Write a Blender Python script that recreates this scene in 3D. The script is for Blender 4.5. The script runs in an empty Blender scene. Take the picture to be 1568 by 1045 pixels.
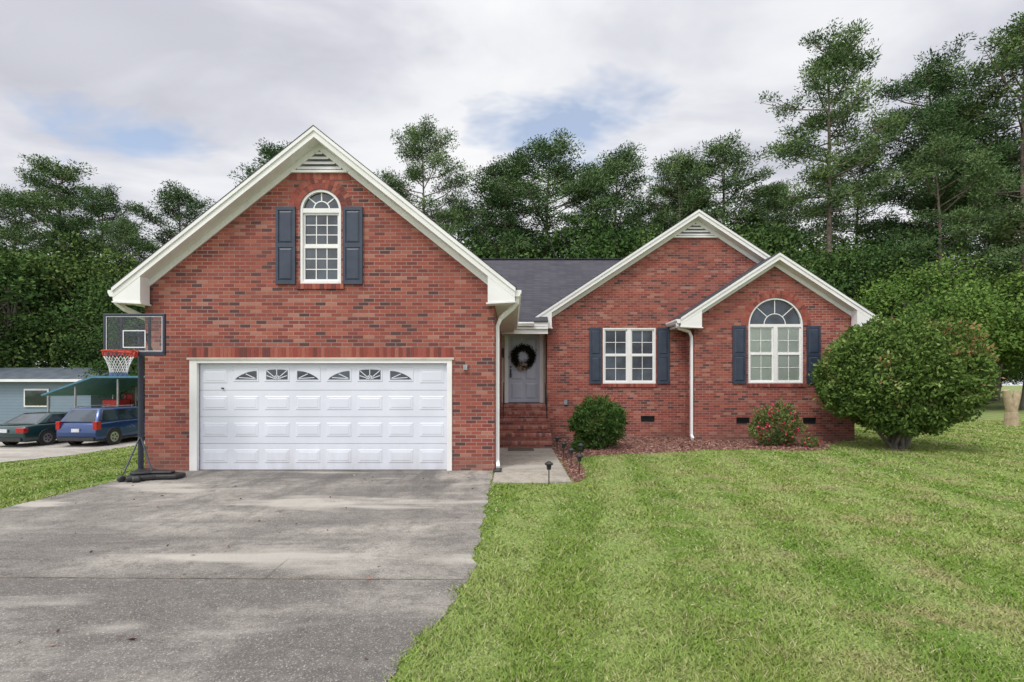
import bpy, math, random, bmesh
import numpy as np
from mathutils import Vector, Matrix, geometry
rng=np.random.default_rng(7); random.seed(7)
sc=bpy.context.scene
sc.view_settings.view_transform='Standard'; sc.view_settings.look='None'; sc.view_settings.exposure=0

# ------------------------------------------------------------------ materials
class NT:
    def __init__(s,name):
        s.m=bpy.data.materials.new(name); s.m.use_nodes=True; s.t=s.m.node_tree
        s.b=s.t.nodes['Principled BSDF']
    def n(s,typ,**k):
        nd=s.t.nodes.new(typ)
        for a,b in k.items(): setattr(nd,a,b)
        return nd
    def l(s,a,b): s.t.links.new(a,b)
    def val(s,inp,x):
        if isinstance(x,bpy.types.NodeSocket): s.l(x,inp)
        else: inp.default_value=(*x,1) if isinstance(x,tuple) and len(x)==3 else x
    def pos(s): return s.n('ShaderNodeNewGeometry').outputs['Position']
    def obj(s): return s.n('ShaderNodeTexCoord').outputs['Object']
    def noise(s,vec,scale,detail=4,rough=.55,dist=0):
        nd=s.n('ShaderNodeTexNoise'); s.l(vec,nd.inputs['Vector'])
        nd.inputs['Scale'].default_value=scale; nd.inputs['Detail'].default_value=detail
        nd.inputs['Roughness'].default_value=rough; nd.inputs['Distortion'].default_value=dist
        return nd.outputs['Fac']
    def mapping(s,vec,scale=(1,1,1),loc=(0,0,0),rot=(0,0,0)):
        nd=s.n('ShaderNodeMapping'); s.l(vec,nd.inputs['Vector']); nd.inputs['Scale'].default_value=scale; nd.inputs['Location'].default_value=loc; nd.inputs['Rotation'].default_value=rot
        return nd.outputs[0]
    def math(s,op,a,b=0.0,clamp=False):
        nd=s.n('ShaderNodeMath',operation=op,use_clamp=clamp); s.val(nd.inputs[0],a); s.val(nd.inputs[1],b); return nd.outputs[0]
    def rng(s,v,a,b,c=0.0,d=1.0):
        nd=s.n('ShaderNodeMapRange'); s.l(v,nd.inputs[0])
        for i,x in enumerate((a,b,c,d)): nd.inputs[i+1].default_value=x
        return nd.outputs[0]
    def mix(s,f,a,b,blend='MIX'):
        nd=s.n('ShaderNodeMix',data_type='RGBA',blend_type=blend)
        s.val(nd.inputs[0],f)
        for i,x in ((6,a),(7,b)):
            if isinstance(x,tuple): nd.inputs[i].default_value=(*x,1)
            else: s.l(x,nd.inputs[i])
        return nd.outputs[2]
    def ramp(s,f,stops,interp='LINEAR'):
        nd=s.n('ShaderNodeValToRGB'); nd.color_ramp.interpolation=interp
        e=nd.color_ramp.elements
        while len(e)<len(stops): e.new(.5)
        for i,(p,c) in enumerate(stops): e[i].position=p; e[i].color=(*c,1)
        s.l(f,nd.inputs[0]); return nd.outputs[0]
    def bump(s,h,strength=.3,dist=.01):
        nd=s.n('ShaderNodeBump'); nd.inputs['Strength'].default_value=strength; nd.inputs['Distance'].default_value=dist
        s.l(h,nd.inputs['Height']); s.l(nd.outputs[0],s.b.inputs['Normal'])
    def base(s,c,rough=.6):
        s.val(s.b.inputs['Base Color'],c); s.b.inputs['Roughness'].default_value=rough
    def matte(s,c,trans=0):
        d=s.n('ShaderNodeBsdfDiffuse'); s.l(c,d.inputs[0]); o=d.outputs[0]
        if trans:
            tr=s.n('ShaderNodeBsdfTranslucent'); s.l(c,tr.inputs[0]); ms=s.n('ShaderNodeMixShader'); ms.inputs[0].default_value=trans
            s.l(o,ms.inputs[1]); s.l(tr.outputs[0],ms.inputs[2]); o=ms.outputs[0]
        s.l(o,s.t.nodes['Material Output'].inputs[0]); s.t.nodes.remove(s.b)

def pm(name,c1,c2=None,scale=6,rough=.6,bump=0,metal=0,spec=.5):
    k=NT(name); c2=c2 or tuple(x*.82 for x in c1)
    f=k.noise(k.pos(),scale,5)
    k.base(k.mix(k.rng(f,.35,.65),c1,c2),rough); k.b.inputs['Metallic'].default_value=metal
    k.b.inputs['Specular IOR Level'].default_value=spec
    if bump: k.bump(k.noise(k.pos(),scale*6,4),bump,.005)
    return k.m

def brick_mat():
    k=NT('brick_masonry'); g=k.n('ShaderNodeNewGeometry'); sp=k.n('ShaderNodeSeparateXYZ'); k.l(g.outputs['Position'],sp.inputs[0])
    u=k.math('ADD',sp.outputs[0],sp.outputs[1]); u=k.math('ADD',u,100.0); z=k.math('ADD',sp.outputs[2],7.0)
    cb=k.n('ShaderNodeCombineXYZ'); k.l(u,cb.inputs[0]); k.l(z,cb.inputs[1])
    br=k.n('ShaderNodeTexBrick'); k.l(cb.outputs[0],br.inputs['Vector'])
    br.offset=.5; br.offset_frequency=2
    for a,b in (('Scale',1.0),('Mortar Size',.007),('Mortar Smooth',.3),('Brick Width',.21),('Row Height',.072)): br.inputs[a].default_value=b
    row=k.math('FLOOR',k.math('DIVIDE',z,.072)); even=k.math('SUBTRACT',1.0,k.math('MODULO',row,2.0))
    col=k.math('FLOOR',k.math('DIVIDE',k.math('ADD',u,k.math('MULTIPLY',even,.105)),.21))
    c2=k.n('ShaderNodeCombineXYZ'); k.l(row,c2.inputs[0]); k.l(col,c2.inputs[1])
    wn=k.n('ShaderNodeTexWhiteNoise',noise_dimensions='2D'); k.l(c2.outputs[0],wn.inputs['Vector'])
    c=k.ramp(wn.outputs['Value'],[(0,(.285,.056,.036)),(.2,(.35,.080,.049)),(.38,(.225,.042,.030)),(.52,(.385,.112,.070)),(.66,(.295,.068,.045)),(.80,(.145,.034,.029)),(.88,(.43,.18,.125)),(.945,(.060,.029,.031))],'CONSTANT')
    big=k.noise(g.outputs['Position'],.9,4); fine=k.noise(g.outputs['Position'],45,4)
    c=k.mix(k.rng(fine,.3,.7,.0,.35),c,(.18,.06,.048))
    mort=k.mix(k.rng(big,.35,.65),(.37,.29,.25),(.25,.175,.15))
    c=k.mix(k.math('MULTIPLY',br.outputs['Fac'],.9),c,mort)
    c=k.mix(k.rng(big,.3,.7,0,.22),c,(.18,.08,.065))
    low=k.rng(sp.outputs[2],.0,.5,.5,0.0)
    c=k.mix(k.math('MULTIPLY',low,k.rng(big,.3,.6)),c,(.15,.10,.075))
    k.base(c,.85); h=k.math('SUBTRACT',k.math('MULTIPLY',fine,.4),br.outputs['Fac']); k.bump(h,.6,.006)
    return k.m
def island_mat(name,stops,rough=.85,ns=40):
    k=NT(name); g=k.n('ShaderNodeNewGeometry')
    c=k.ramp(g.outputs['Random Per Island'],stops,'CONSTANT')
    f=k.noise(g.outputs['Position'],ns,3); c=k.mix(k.rng(f,.3,.7,0,.35),c,tuple(x*.6 for x in stops[0][1]))
    k.base(c,rough); return k.m
def leaf_mat(name,stops,trans=0,ns=.45,obj=True):
    k=NT(name); g=k.n('ShaderNodeNewGeometry'); oi=k.n('ShaderNodeObjectInfo')
    f=k.noise(k.obj() if obj else g.outputs['Position'],ns,1)
    r=k.math('ADD',k.math('MULTIPLY',g.outputs['Random Per Island'],.5),k.math('MULTIPLY',k.rng(f,.3,.7),.5))
    c=k.ramp(r,stops)
    hs=k.n('ShaderNodeHueSaturation'); k.l(c,hs.inputs['Color'])
    k.l(k.rng(oi.outputs['Random'],0,1,.48,.515),hs.inputs['Hue']); k.l(k.rng(oi.outputs['Random'],0,1,1.22,.78),hs.inputs['Value'])
    k.matte(hs.outputs[0],trans); return k.m

M={}
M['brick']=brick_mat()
M['brick_unit']=island_mat('brick_rowlock',[(0,(.28,.060,.042)),(.25,(.34,.08,.055)),(.5,(.22,.048,.036)),(.7,(.37,.12,.08)),(.88,(.14,.042,.036))])
M['step_unit']=island_mat('step_brick',[(0,(.32,.12,.09)),(.25,(.38,.16,.12)),(.5,(.26,.085,.065)),(.7,(.40,.20,.16)),(.88,(.18,.08,.07))])
M['white']=pm('white_paint',(.84,.83,.81),(.75,.74,.72),1.3,.45)
M['soffit']=pm('soffit_white',(.83,.82,.80),(.74,.73,.70),2,.6)
def gdoor():
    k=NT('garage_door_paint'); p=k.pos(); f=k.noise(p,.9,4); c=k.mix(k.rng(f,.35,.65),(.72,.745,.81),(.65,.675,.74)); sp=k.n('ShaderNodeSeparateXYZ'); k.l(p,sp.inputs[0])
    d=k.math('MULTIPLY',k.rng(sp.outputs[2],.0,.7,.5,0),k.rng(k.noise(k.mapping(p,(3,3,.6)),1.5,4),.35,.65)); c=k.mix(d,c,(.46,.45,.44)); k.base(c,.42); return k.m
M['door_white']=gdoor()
M['entry_door']=pm('entry_door_paint',(.46,.50,.59),(.40,.44,.52),2,.35)
M['cream']=pm('cream_trim',(.60,.53,.44),(.50,.43,.35),3,.5)
M['shutter']=pm('shutter_slate_blue',(.038,.052,.082),(.026,.037,.062),5,.45)
M['black']=pm('black_plastic',(.018,.018,.02),(.03,.03,.03),8,.45)
M['darkvoid']=pm('dark_interior',(.02,.02,.022),(.012,.012,.014),3,.9)
M['blind']=pm('window_blind',(.80,.82,.75),(.72,.75,.67),2,.7)
M['metal']=pm('galvanised_metal',(.45,.46,.47),(.3,.31,.32),12,.4,metal=.7)
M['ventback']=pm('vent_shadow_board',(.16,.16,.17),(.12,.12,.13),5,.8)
def shingles():
    k=NT('asphalt_shingles'); p=k.pos(); sp=k.n('ShaderNodeSeparateXYZ'); k.l(p,sp.inputs[0])
    cb=k.n('ShaderNodeCombineXYZ'); k.l(k.math('ADD',sp.outputs[0],k.math('MULTIPLY',sp.outputs[1],1.0)),cb.inputs[0]); k.l(sp.outputs[2],cb.inputs[1])
    br=k.n('ShaderNodeTexBrick'); k.l(cb.outputs[0],br.inputs['Vector'])
    for a,b in (('Scale',1.0),('Mortar Size',.009),('Brick Width',.3),('Row Height',.085)): br.inputs[a].default_value=b
    br.inputs['Color1'].default_value=(.036,.036,.048,1); br.inputs['Color2'].default_value=(.072,.069,.088,1); br.inputs['Mortar'].default_value=(.012,.012,.018,1)
    c=k.mix(k.rng(k.noise(p,.8,5),.3,.7,0,.5),br.outputs[0],(.08,.075,.085)); c=k.mix(k.rng(k.noise(p,90,2),.4,.65,0,.4),c,(.03,.03,.035))
    k.base(c,.9); return k.m
M['roof']=shingles()
def glassm(name,c,rough=.04):
    k=NT(name); f=k.noise(k.pos(),1.6,3); k.base(k.mix(k.rng(f,.4,.62),c,tuple(x*3.2 for x in c)),rough)
    k.b.inputs['Specular IOR Level'].default_value=.8; k.bump(k.noise(k.pos(),2.5,1),.06,.02); return k.m
M['glass']=glassm('dark_window_glass',(.016,.022,.028))
k=NT('clear_pane'); gl=k.n('ShaderNodeBsdfGlossy'); gl.inputs['Roughness'].default_value=.03; tr=k.n('ShaderNodeBsdfTransparent'); tr.inputs[0].default_value=(.9,.93,.93,1)
fr=k.n('ShaderNodeFresnel'); fr.inputs[0].default_value=1.35; ms=k.n('ShaderNodeMixShader'); k.l(fr.outputs[0],ms.inputs[0]); k.l(tr.outputs[0],ms.inputs[1]); k.l(gl.outputs[0],ms.inputs[2]); k.l(ms.outputs[0],k.t.nodes['Material Output'].inputs[0])
M['pane']=k.m

def concrete(name,light,dark,drive=True):
    k=NT(name); p=k.pos(); sp=k.n('ShaderNodeSeparateXYZ'); k.l(p,sp.inputs[0])
    a=k.noise(k.mapping(p,(.55,1.0,1)),.62,7,.62,.7); b=k.noise(k.mapping(p,(.22,1.3,1),(3,1,0)),1.1,6,.65,.3)
    f=k.math('ADD',k.math('MULTIPLY',k.rng(a,.42,.58),.6),k.math('MULTIPLY',k.rng(b,.40,.60),.4))
    if drive:
        near=k.rng(sp.outputs[1],4.3,4.7,.36,0.0); f=k.math('ADD',f,near,True)
    c=k.mix(f,light,dark)
    sm=k.noise(p,6,6,.75); c=k.mix(k.rng(sm,.46,.64,0,.55),c,tuple(x*.55 for x in dark))
    if drive:
        st=k.noise(k.mapping(p,(1.2,.35,1),(4,2,0)),1.5,5,.6,.5); fr_=k.rng(sp.outputs[1],5.0,9.0,.1,1); c=k.mix(k.math('MULTIPLY',k.rng(st,.48,.62,0,.8),fr_),c,(.085,.078,.070))
        # dark streaks running across the slab
        s2=k.noise(k.mapping(p,(.30,2.4,1),(7,5,0)),1.0,5,.6,.4); c=k.mix(k.rng(s2,.56,.68,0,.65),c,(.10,.093,.085))
    g=k.noise(p,50,3,.8); c=k.mix(k.rng(g,.5,.68,0,.65),c,tuple(x*.35 for x in dark))
    g2=k.noise(p,80,2,.8); c=k.mix(k.rng(g2,.56,.70,0,.6),c,(.58,.54,.48))
    lt=k.noise(k.mapping(p,(.35,1.6,1),(9,4,0)),.8,4,.5,.3); c=k.mix(k.rng(lt,.57,.66,0,.65),c,(.47,.44,.385))
    vr=k.n('ShaderNodeTexVoronoi'); vr.inputs['Scale'].default_value=1.1; k.l(p,vr.inputs['Vector']); c=k.mix(k.rng(vr.outputs['Distance'],.04,.09,.6 if drive else 0,0),c,(.08,.075,.07))
    k.base(c,.9); k.bump(g,.35,.004); return k.m
M['drive']=concrete('concrete_driveway',(.37,.340,.295),(.135,.122,.110))
M['walk']=concrete('concrete_walk',(.40,.36,.295),(.24,.21,.175),False)
M['neighdrive']=concrete('pale_neighbour_drive',(.48,.45,.40),(.31,.28,.24),False)
M['joint']=pm('joint_dirt',(.24,.20,.13),(.10,.085,.06),5,.95)

def lawncol(k,p):
    n1=k.noise(p,.33,3,.6,.4); n2=k.noise(p,1.5,5,.68); n3=k.noise(p,9,2)
    sp=k.n('ShaderNodeSeparateXYZ'); k.l(p,sp.inputs[0])
    c=k.mix(k.rng(n1,.38,.60),(.125,.235,.032),(.190,.275,.052))
    w=k.n('ShaderNodeTexWave',bands_direction='X'); k.l(k.mapping(p,(1,1,1),(.25,0,0),(0,0,.16)),w.inputs['Vector']); w.inputs['Scale'].default_value=.26; w.inputs['Distortion'].default_value=.7; w.inputs['Detail'].default_value=3; w.inputs['Detail Scale'].default_value=1.2
    c=k.mix(k.math('MULTIPLY',k.rng(w.outputs['Fac'],.30,.70),.62),c,(.31,.385,.125))
    edge=k.rng(sp.outputs[0],.2,3.0,.10,1.0)
    dry=k.math('MULTIPLY',k.rng(n2,.49,.66),edge)
    c=k.mix(dry,c,(.35,.30,.155)); c=k.mix(k.rng(n3,.35,.7,0,.35),c,(.085,.15,.025))
    return c
k=NT('lawn_ground'); p=k.pos(); c=lawncol(k,p); f=k.noise(p,60,3,.8); c=k.mix(k.rng(f,.35,.65,.05,.5),c,(.13,.13,.05)); k.base(c,.95); k.bump(f,.6,.03); M['lawn']=k.m
k=NT('grass_blades'); g=k.n('ShaderNodeNewGeometry'); c=lawncol(k,g.outputs['Position']); r=g.outputs['Random Per Island']
c=k.mix(k.rng(r,.0,1,.0,.42),c,(.37,.44,.14)); c=k.mix(k.math('GREATER_THAN',r,.92),c,(.45,.40,.24)); k.matte(c); M['blade']=k.m
M['mulch']=pm('red_mulch',(.26,.125,.095),(.12,.062,.05),14,.95,.6)
M['chips']=island_mat('mulch_chips',[(0,(.32,.15,.11)),(.3,(.20,.09,.07)),(.55,(.44,.28,.22)),(.8,(.11,.06,.05))])
M['bark']=pm('pine_bark',(.25,.195,.16),(.13,.10,.085),3,.95)
M['bark2']=pm('grey_bark',(.22,.20,.17),(.11,.10,.08),3,.95)
M['pineleaf']=leaf_mat('pine_needles',[(0,(.034,.066,.032)),(.4,(.080,.140,.058)),(.7,(.135,.205,.080)),(1,(.19,.255,.11))])
M['oakleaf']=leaf_mat('oak_leaves',[(0,(.030,.056,.022)),(.4,(.062,.112,.036)),(.7,(.105,.165,.050)),(1,(.155,.22,.07))])
M['lightleaf']=leaf_mat('light_leaves',[(0,(.055,.10,.028)),(.4,(.11,.185,.045)),(.7,(.165,.25,.06)),(1,(.21,.30,.085))])

# ------------------------------------------------------------------ mesh helpers
def link(o): sc.collection.objects.link(o); return o
def empty(name,loc=(0,0,0)):
    e=bpy.data.objects.new(name,None); e.location=loc; e.empty_display_size=.3; return link(e)
def par(o,p):
    if p: o.parent=p; o.matrix_parent_inverse=Matrix.Translation(p.location).inverted()
    return o
class Acc:
    def __init__(s): s.v=[]; s.f=[]
    def add(s,v,f):
        n=len(s.v); s.v+= [tuple(q) for q in v]; s.f+=[tuple(n+i for i in ff) for ff in f]
    def box(s,x0,x1,y0,y1,z0,z1):
        s.add([(x0,y0,z0),(x1,y0,z0),(x1,y1,z0),(x0,y1,z0),(x0,y0,z1),(x1,y0,z1),(x1,y1,z1),(x0,y1,z1)],
              [(0,3,2,1),(4,5,6,7),(0,1,5,4),(1,2,6,5),(2,3,7,6),(3,0,4,7)])
    def prism(s,A,B):
        n=len(A); s.add(list(A)+list(B),[tuple(range(n)),tuple(range(2*n-1,n-1,-1))]+[(i,(i+1)%n,n+(i+1)%n,n+i) for i in range(n)])
    def xz(s,pts,y0,y1): s.prism([(x,y0,z) for x,z in pts],[(x,y1,z) for x,z in pts])
    def yz(s,pts,x0,x1): s.prism([(x0,y,z) for y,z in pts],[(x1,y,z) for y,z in pts])
    def xy(s,pts,z0,z1): s.prism([(x,y,z0) for x,y in pts],[(x,y,z1) for x,y in pts])
    def cyl(s,p0,p1,r0,r1=None,n=10):
        r1=r0 if r1 is None else r1; p0=Vector(p0); p1=Vector(p1); d=(p1-p0).normalized(); a=d.orthogonal().normalized(); b=d.cross(a)
        A=[p0+(a*math.cos(t)+b*math.sin(t))*r0 for t in [2*math.pi*i/n for i in range(n)]]
        B=[p1+(a*math.cos(t)+b*math.sin(t))*r1 for t in [2*math.pi*i/n for i in range(n)]]
        s.prism(A,B)
    def torus(s,c,R,r,axis='z',n=28,m=8):
        v=[];f=[]
        for i in range(n):
            t=2*math.pi*i/n
            for j in range(m):
                q=2*math.pi*j/m; rr=R+r*math.cos(q); h=r*math.sin(q)
                P=(rr*math.cos(t),rr*math.sin(t),h) if axis=='z' else (rr*math.cos(t),h,rr*math.sin(t)) if axis=='y' else (h,rr*math.cos(t),rr*math.sin(t))
                v.append((c[0]+P[0],c[1]+P[1],c[2]+P[2]))
        for i in range(n):
            for j in range(m):
                i2=(i+1)%n; f.append((i*m+j,i2*m+j,i2*m+(j+1)%m,i*m+(j+1)%m))
        s.add(v,f)
    def frustum(s,x0,x1,z0,z1,y,h,inset):
        s.add([(x0,y,z0),(x1,y,z0),(x1,y,z1),(x0,y,z1),(x0+inset,y-h,z0+inset),(x1-inset,y-h,z0+inset),(x1-inset,y-h,z1-inset),(x0+inset,y-h,z1-inset)],
              [(4,5,6,7),(0,1,5,4),(1,2,6,5),(2,3,7,6),(3,0,4,7)])
    def build(s,name,mat,parent=None,bevel=0,smooth=False,fix=True):
        me=bpy.data.meshes.new(name); me.from_pydata(s.v,[],s.f); me.materials.append(mat)
        if fix:
            bm=bmesh.new(); bm.from_mesh(me); bmesh.ops.recalc_face_normals(bm,faces=bm.faces); bm.to_mesh(me); bm.free()
        if smooth: me.polygons.foreach_set('use_smooth',[True]*len(me.polygons))
        o=link(bpy.data.objects.new(name,me)); par(o,parent)
        if bevel:
            b=o.modifiers.new('b','BEVEL'); b.width=bevel; b.segments=2; b.limit_method='ANGLE'
        return o
def np_mesh(name,V,F,mi,mats):
    me=bpy.data.meshes.new(name); V=np.asarray(V,dtype=np.float32); F=np.asarray(F,dtype=np.int32); k=F.shape[1]
    me.vertices.add(len(V)); me.vertices.foreach_set('co',V.ravel()); me.loops.add(F.size); me.loops.foreach_set('vertex_index',F.ravel())
    me.polygons.add(len(F)); me.polygons.foreach_set('loop_start',np.arange(len(F),dtype=np.int32)*k)
    for m in mats: me.materials.append(m)
    if mi is not None: me.polygons.foreach_set('material_index',np.asarray(mi,dtype=np.int32))
    me.update(calc_edges=True); me.validate(); return me
def leafquads(C,D,L,W,g):
    D=D/np.linalg.norm(D,axis=1,keepdims=True); S=np.cross(D,g.normal(size=D.shape)); S/=np.linalg.norm(S,axis=1,keepdims=True)+1e-9
    L=np.asarray(L).reshape(-1,1); W=np.asarray(W).reshape(-1,1)
    V=np.stack([C-D*L/2,C+S*W/2,C+D*L/2,C-S*W/2],1).reshape(-1,3); return V,np.arange(len(V)).reshape(-1,4)
def limbquads(p0,p1,r0,r1,n=5):
    p0=np.array(p0,float);p1=np.array(p1,float); d=p1-p0; d/=np.linalg.norm(d)+1e-9
    a=np.cross(d,[.3,.9,.1]); a/=np.linalg.norm(a); b=np.cross(d,a); t=np.arange(n)*2*np.pi/n
    ring=np.cos(t)[:,None]*a+np.sin(t)[:,None]*b; V=np.vstack([p0+ring*r0,p1+ring*r1])
    F=[(i,(i+1)%n,n+(i+1)%n,n+i) for i in range(n)]; return V,np.array(F)
class Tree:
    def __init__(s): s.V=[];s.F=[];s.m=[];s.n=0
    def add(s,V,F,m): s.V.append(V); s.F.append(F+s.n); s.m.append(np.full(len(F),m)); s.n+=len(V)
    def limb(s,*a,n=5): V,F=limbquads(*a,n=n); s.add(V,F,0)
    def mesh(s,name,mats): return np_mesh(name,np.vstack(s.V),np.vstack(s.F),np.concatenate(s.m),mats)

def pine(seed,H=25,R=4.6,base=.42,nb=46,npc=95):
    g=np.random.default_rng(seed); t=Tree(); bend=g.normal(size=2)*.5
    def tp(z): u=z/H; return np.array([bend[0]*math.sin(u*3),bend[1]*math.sin(u*2.4),z])
    r0=.30; Ht=H*.955
    for i in range(12):
        z0,z1=Ht*i/12,Ht*(i+1)/12; t.limb(tp(z0),tp(z1),r0*(1-.88*i/12)+(.12 if i==0 else 0),r0*(1-.88*(i+1)/12),n=8)
    C=[]
    for b in range(nb):
        u=(b+g.uniform(-.3,.3))/nb; u=min(max(u,0),1); z=H*(base+(1-base)*(.92*u)); az=b*2.4+g.normal()*.5
        prof=min(1,.55+u*1.6)*math.sqrt(max(.02,1-(u**2.4)))
        L=R*max(.26,prof)*g.choice([.55,.8,1.0,1.15])*g.uniform(.85,1.1)
        el=g.uniform(-.12,.25)+.75*u**2; s=tp(z); d=np.array([math.cos(az)*math.cos(el),math.sin(az)*math.cos(el),math.sin(el)]); e=s+d*L; e[2]+=.10*L
        t.limb(s,s+(e-s)*.5+np.array([0,0,-.05*L]),.085*(1-u*.6),.05); t.limb(s+(e-s)*.5+np.array([0,0,-.05*L]),e,.05,.018)
        for q in range(int(2.5+L*1.35)):
            a=g.uniform(.38,1.05)**.8; side=np.array([-math.sin(az),math.cos(az),0])*g.normal()*.24*L*(.4+a*.6); c=s+(e-s)*a+side; c[2]+=g.normal()*.16+.08
            C.append((c,g.uniform(.5,1.05)))
            t.limb(s+(e-s)*a*.75,c,.022,.01,n=3)
    for q in range(9): C.append((tp(H*g.uniform(.90,.975))+g.normal(size=3)*np.array([.7,.7,.15]),g.uniform(.5,.8)))
    for b in range(9):
        z=H*g.uniform(base*.55,base*1.05); az=g.uniform(0,6.28); L=g.uniform(.5,1.8); t.limb(tp(z),tp(z)+np.array([math.cos(az)*L,math.sin(az)*L,g.uniform(-.3,.3)]),.04,.012,n=4)
    for c,r in C:
        n=int(npc*(r/.75)**1.7); o=g.normal(size=(n,3)); o/=np.linalg.norm(o,axis=1,keepdims=True); rad=g.uniform(.05,1,(n,1))**.5*r
        P=c+o*rad*np.array([1.15,1.15,.68]); D=o*np.array([1,1,.6])+np.array([0,0,.35])+g.normal(size=(n,3))*.5
        V,F=leafquads(P,D,g.uniform(.18,.36,n),g.uniform(.05,.10,n),g); t.add(V,F,1)
    return t.mesh('pine_tree_mesh',[M['bark'],M['pineleaf']])
def decid(seed,H=13,R=4.6,lo=.18,nl=46,per=400,mat='oakleaf',leaf=.24):
    g=np.random.default_rng(seed); t=Tree(); r0=.26
    top=np.array([g.normal()*.4,g.normal()*.4,H*.72])
    for i in range(6): t.limb(top*i/6,top*(i+1)/6,r0*(1-.75*i/6),r0*(1-.75*(i+1)/6),n=7)
    zc=H*(lo+1)/2; hz=H*(1-lo)/2
    for i in range(nl):
        d=g.normal(size=3); d/=np.linalg.norm(d); k=g.uniform(.45,.92); c=np.array([d[0]*R*k,d[1]*R*k,zc+d[2]*hz*k*.92]); c[:2]*=(1.05-.35*max(0,d[2]))
        r=g.uniform(.7,1.75)*R/4.6
        s=top*g.uniform(.3,.95); t.limb(s,c,.07,.02)
        n=int(per*(r/1.3)**2); o=g.normal(size=(n,3)); o/=np.linalg.norm(o,axis=1,keepdims=True)
        lump=1+.28*np.sin(o[:,:1]*7+seed)*np.sin(o[:,1:2]*6+i)*1.3
        P=c+o*(g.uniform(.25,1.1,(n,1))**.6)*r*lump*np.array([1.1,1.1,.78])
        D=g.normal(size=(n,3))+o*.4; V,F=leafquads(P,D,leaf*g.uniform(.7,1.3,n),leaf*.62*g.uniform(.7,1.3,n),g); t.add(V,F,1)
    return t.mesh('deciduous_tree_mesh',[M['bark2'],M[mat]])

def sstep(a,b,x): t=np.clip((x-a)/(b-a),0,1); return t*t*(3-2*t)
def gz(x,y): return -.95*sstep(-8.2,-15.5,np.asarray(x,float))

# ------------------------------------------------------------------ ground
xs=np.unique(np.concatenate([np.arange(-30,40,.5),np.linspace(-500,-30,40),np.linspace(40,500,40)]))
ys=np.unique(np.concatenate([np.arange(-8,40,1.0),np.linspace(-120,-8,12),np.linspace(40,600,40)]))
X,Y=np.meshgrid(xs,ys); Z=gz(X,Y); V=np.stack([X.ravel(),Y.ravel(),Z.ravel()],1); nx=len(xs)
I,J=np.meshgrid(np.arange(nx-1),np.arange(len(ys)-1)); a=(J*nx+I).ravel(); F=np.stack([a,a+1,a+nx+1,a+nx],1)
link(bpy.data.objects.new('lawn_ground',np_mesh('lawn_ground',V,F,None,[M['lawn']])))

def drive_r(y):
    y=np.asarray(y,float); return -.36-.42*np.clip((4.6-y)/1.7,0,9)**1.3*.9+.022*np.sin(y*7)+.022*np.sin(y*17.3+1)
def drive_l(y):
    y=np.asarray(y,float); return -6.93-.25*np.clip((4-y)/3,0,9)**1.5+.012*np.sin(y*6)+.012*np.sin(y*15+2)
yy=np.arange(-12,10.06,.15); Rr=drive_r(yy).clip(-3.5,0); Ll=drive_l(yy)
A=Acc(); L=[(float(a),float(b)) for a,b in zip(Rr,yy)]; L2=[(float(a),float(b)) for a,b in zip(Ll,yy)]
for i in range(len(yy)-1):
    A.add([(L2[i][0],L2[i][1],.008),(L[i][0],L[i][1],.008),(L[i+1][0],L[i+1][1],.008),(L2[i+1][0],L2[i+1][1],.008)],[(0,1,2,3)])
dr=empty('driveway'); A.build('slab',M['drive'],dr,fix=False)
A=Acc()
def joint(p,q,w,seg=50,wob=.003):
    p=Vector(p);q=Vector(q);n=Vector((-(q-p).y,(q-p).x,0)).normalized(); pr=None
    for i in range(seg+1):
        c=p+(q-p)*i/seg; ww=w*random.uniform(.25,1.1); o=random.uniform(-wob,wob); cur=(c+n*(ww/2+o),c-n*(ww/2-o))
        if pr: A.add([(pr[0].x,pr[0].y,.0122),(pr[1].x,pr[1].y,.0122),(cur[1].x,cur[1].y,.0122),(cur[0].x,cur[0].y,.0122)],[(0,1,2,3)])
        pr=cur
joint((-7.0,4.5,0),(-.4,4.42,0),.018,220); joint((-2.15,4.46,0),(-2.16,4.95,0),.006,12)
joint((-.36,8.72,0),(-.35,9.95,0),.012,20); joint((-.34,9.93,0),(-6.9,9.93,0),.012,90)
A.build('joints',M['joint'],dr,fix=False)
# fallen leaves on the slab
n=70; g=np.random.default_rng(31); C=np.stack([g.uniform(-6.8,-.6,n),g.uniform(2.9,9.8,n),np.full(n,.018)],1); D=g.normal(size=(n,3))*np.array([1,1,.15])
V,F=leafquads(C,D,g.uniform(.03,.07,n),g.uniform(.015,.035,n),g)
par(link(bpy.data.objects.new('fallen_leaves',np_mesh('leaves',V,F,None,[M['chips']]))),dr)
A=Acc(); A.xy([(-.33,8.72),(.6,8.68),(1.02,8.8),(1.04,13.6),(-.33,13.6)],-.05,.03); A.build('walkway',M['walk'],None,bevel=.01)
bed=[(1.05,8.78),(1.22,9.0),(1.36,9.6),(1.42,10.4),(1.40,11.2),(1.6,11.9),(2.4,12.2),(3.6,12.6),(5.0,13.1),(6.4,13.2),(7.4,12.9),(8.2,13.3),(8.8,14.4),(9.6,14.9),(9.6,16.1),(1.05,16.1)]
A=Acc(); A.add([(x,y,.006) for x,y in bed],[tuple(range(len(bed)))]); mb=empty('mulch_bed'); A.build('mulch_sheet',M['mulch'],mb,fix=False)
def inpoly(x,y,poly):
    r=np.zeros(len(x),bool); n=len(poly)
    for i in range(n):
        x0,y0=poly[i];x1,y1=poly[(i+1)%n]; c=((y0>y)!=(y1>y))&(x<(x1-x0)*(y-y0)/((y1-y0)+1e-12)+x0); r^=c
    return r
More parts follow.
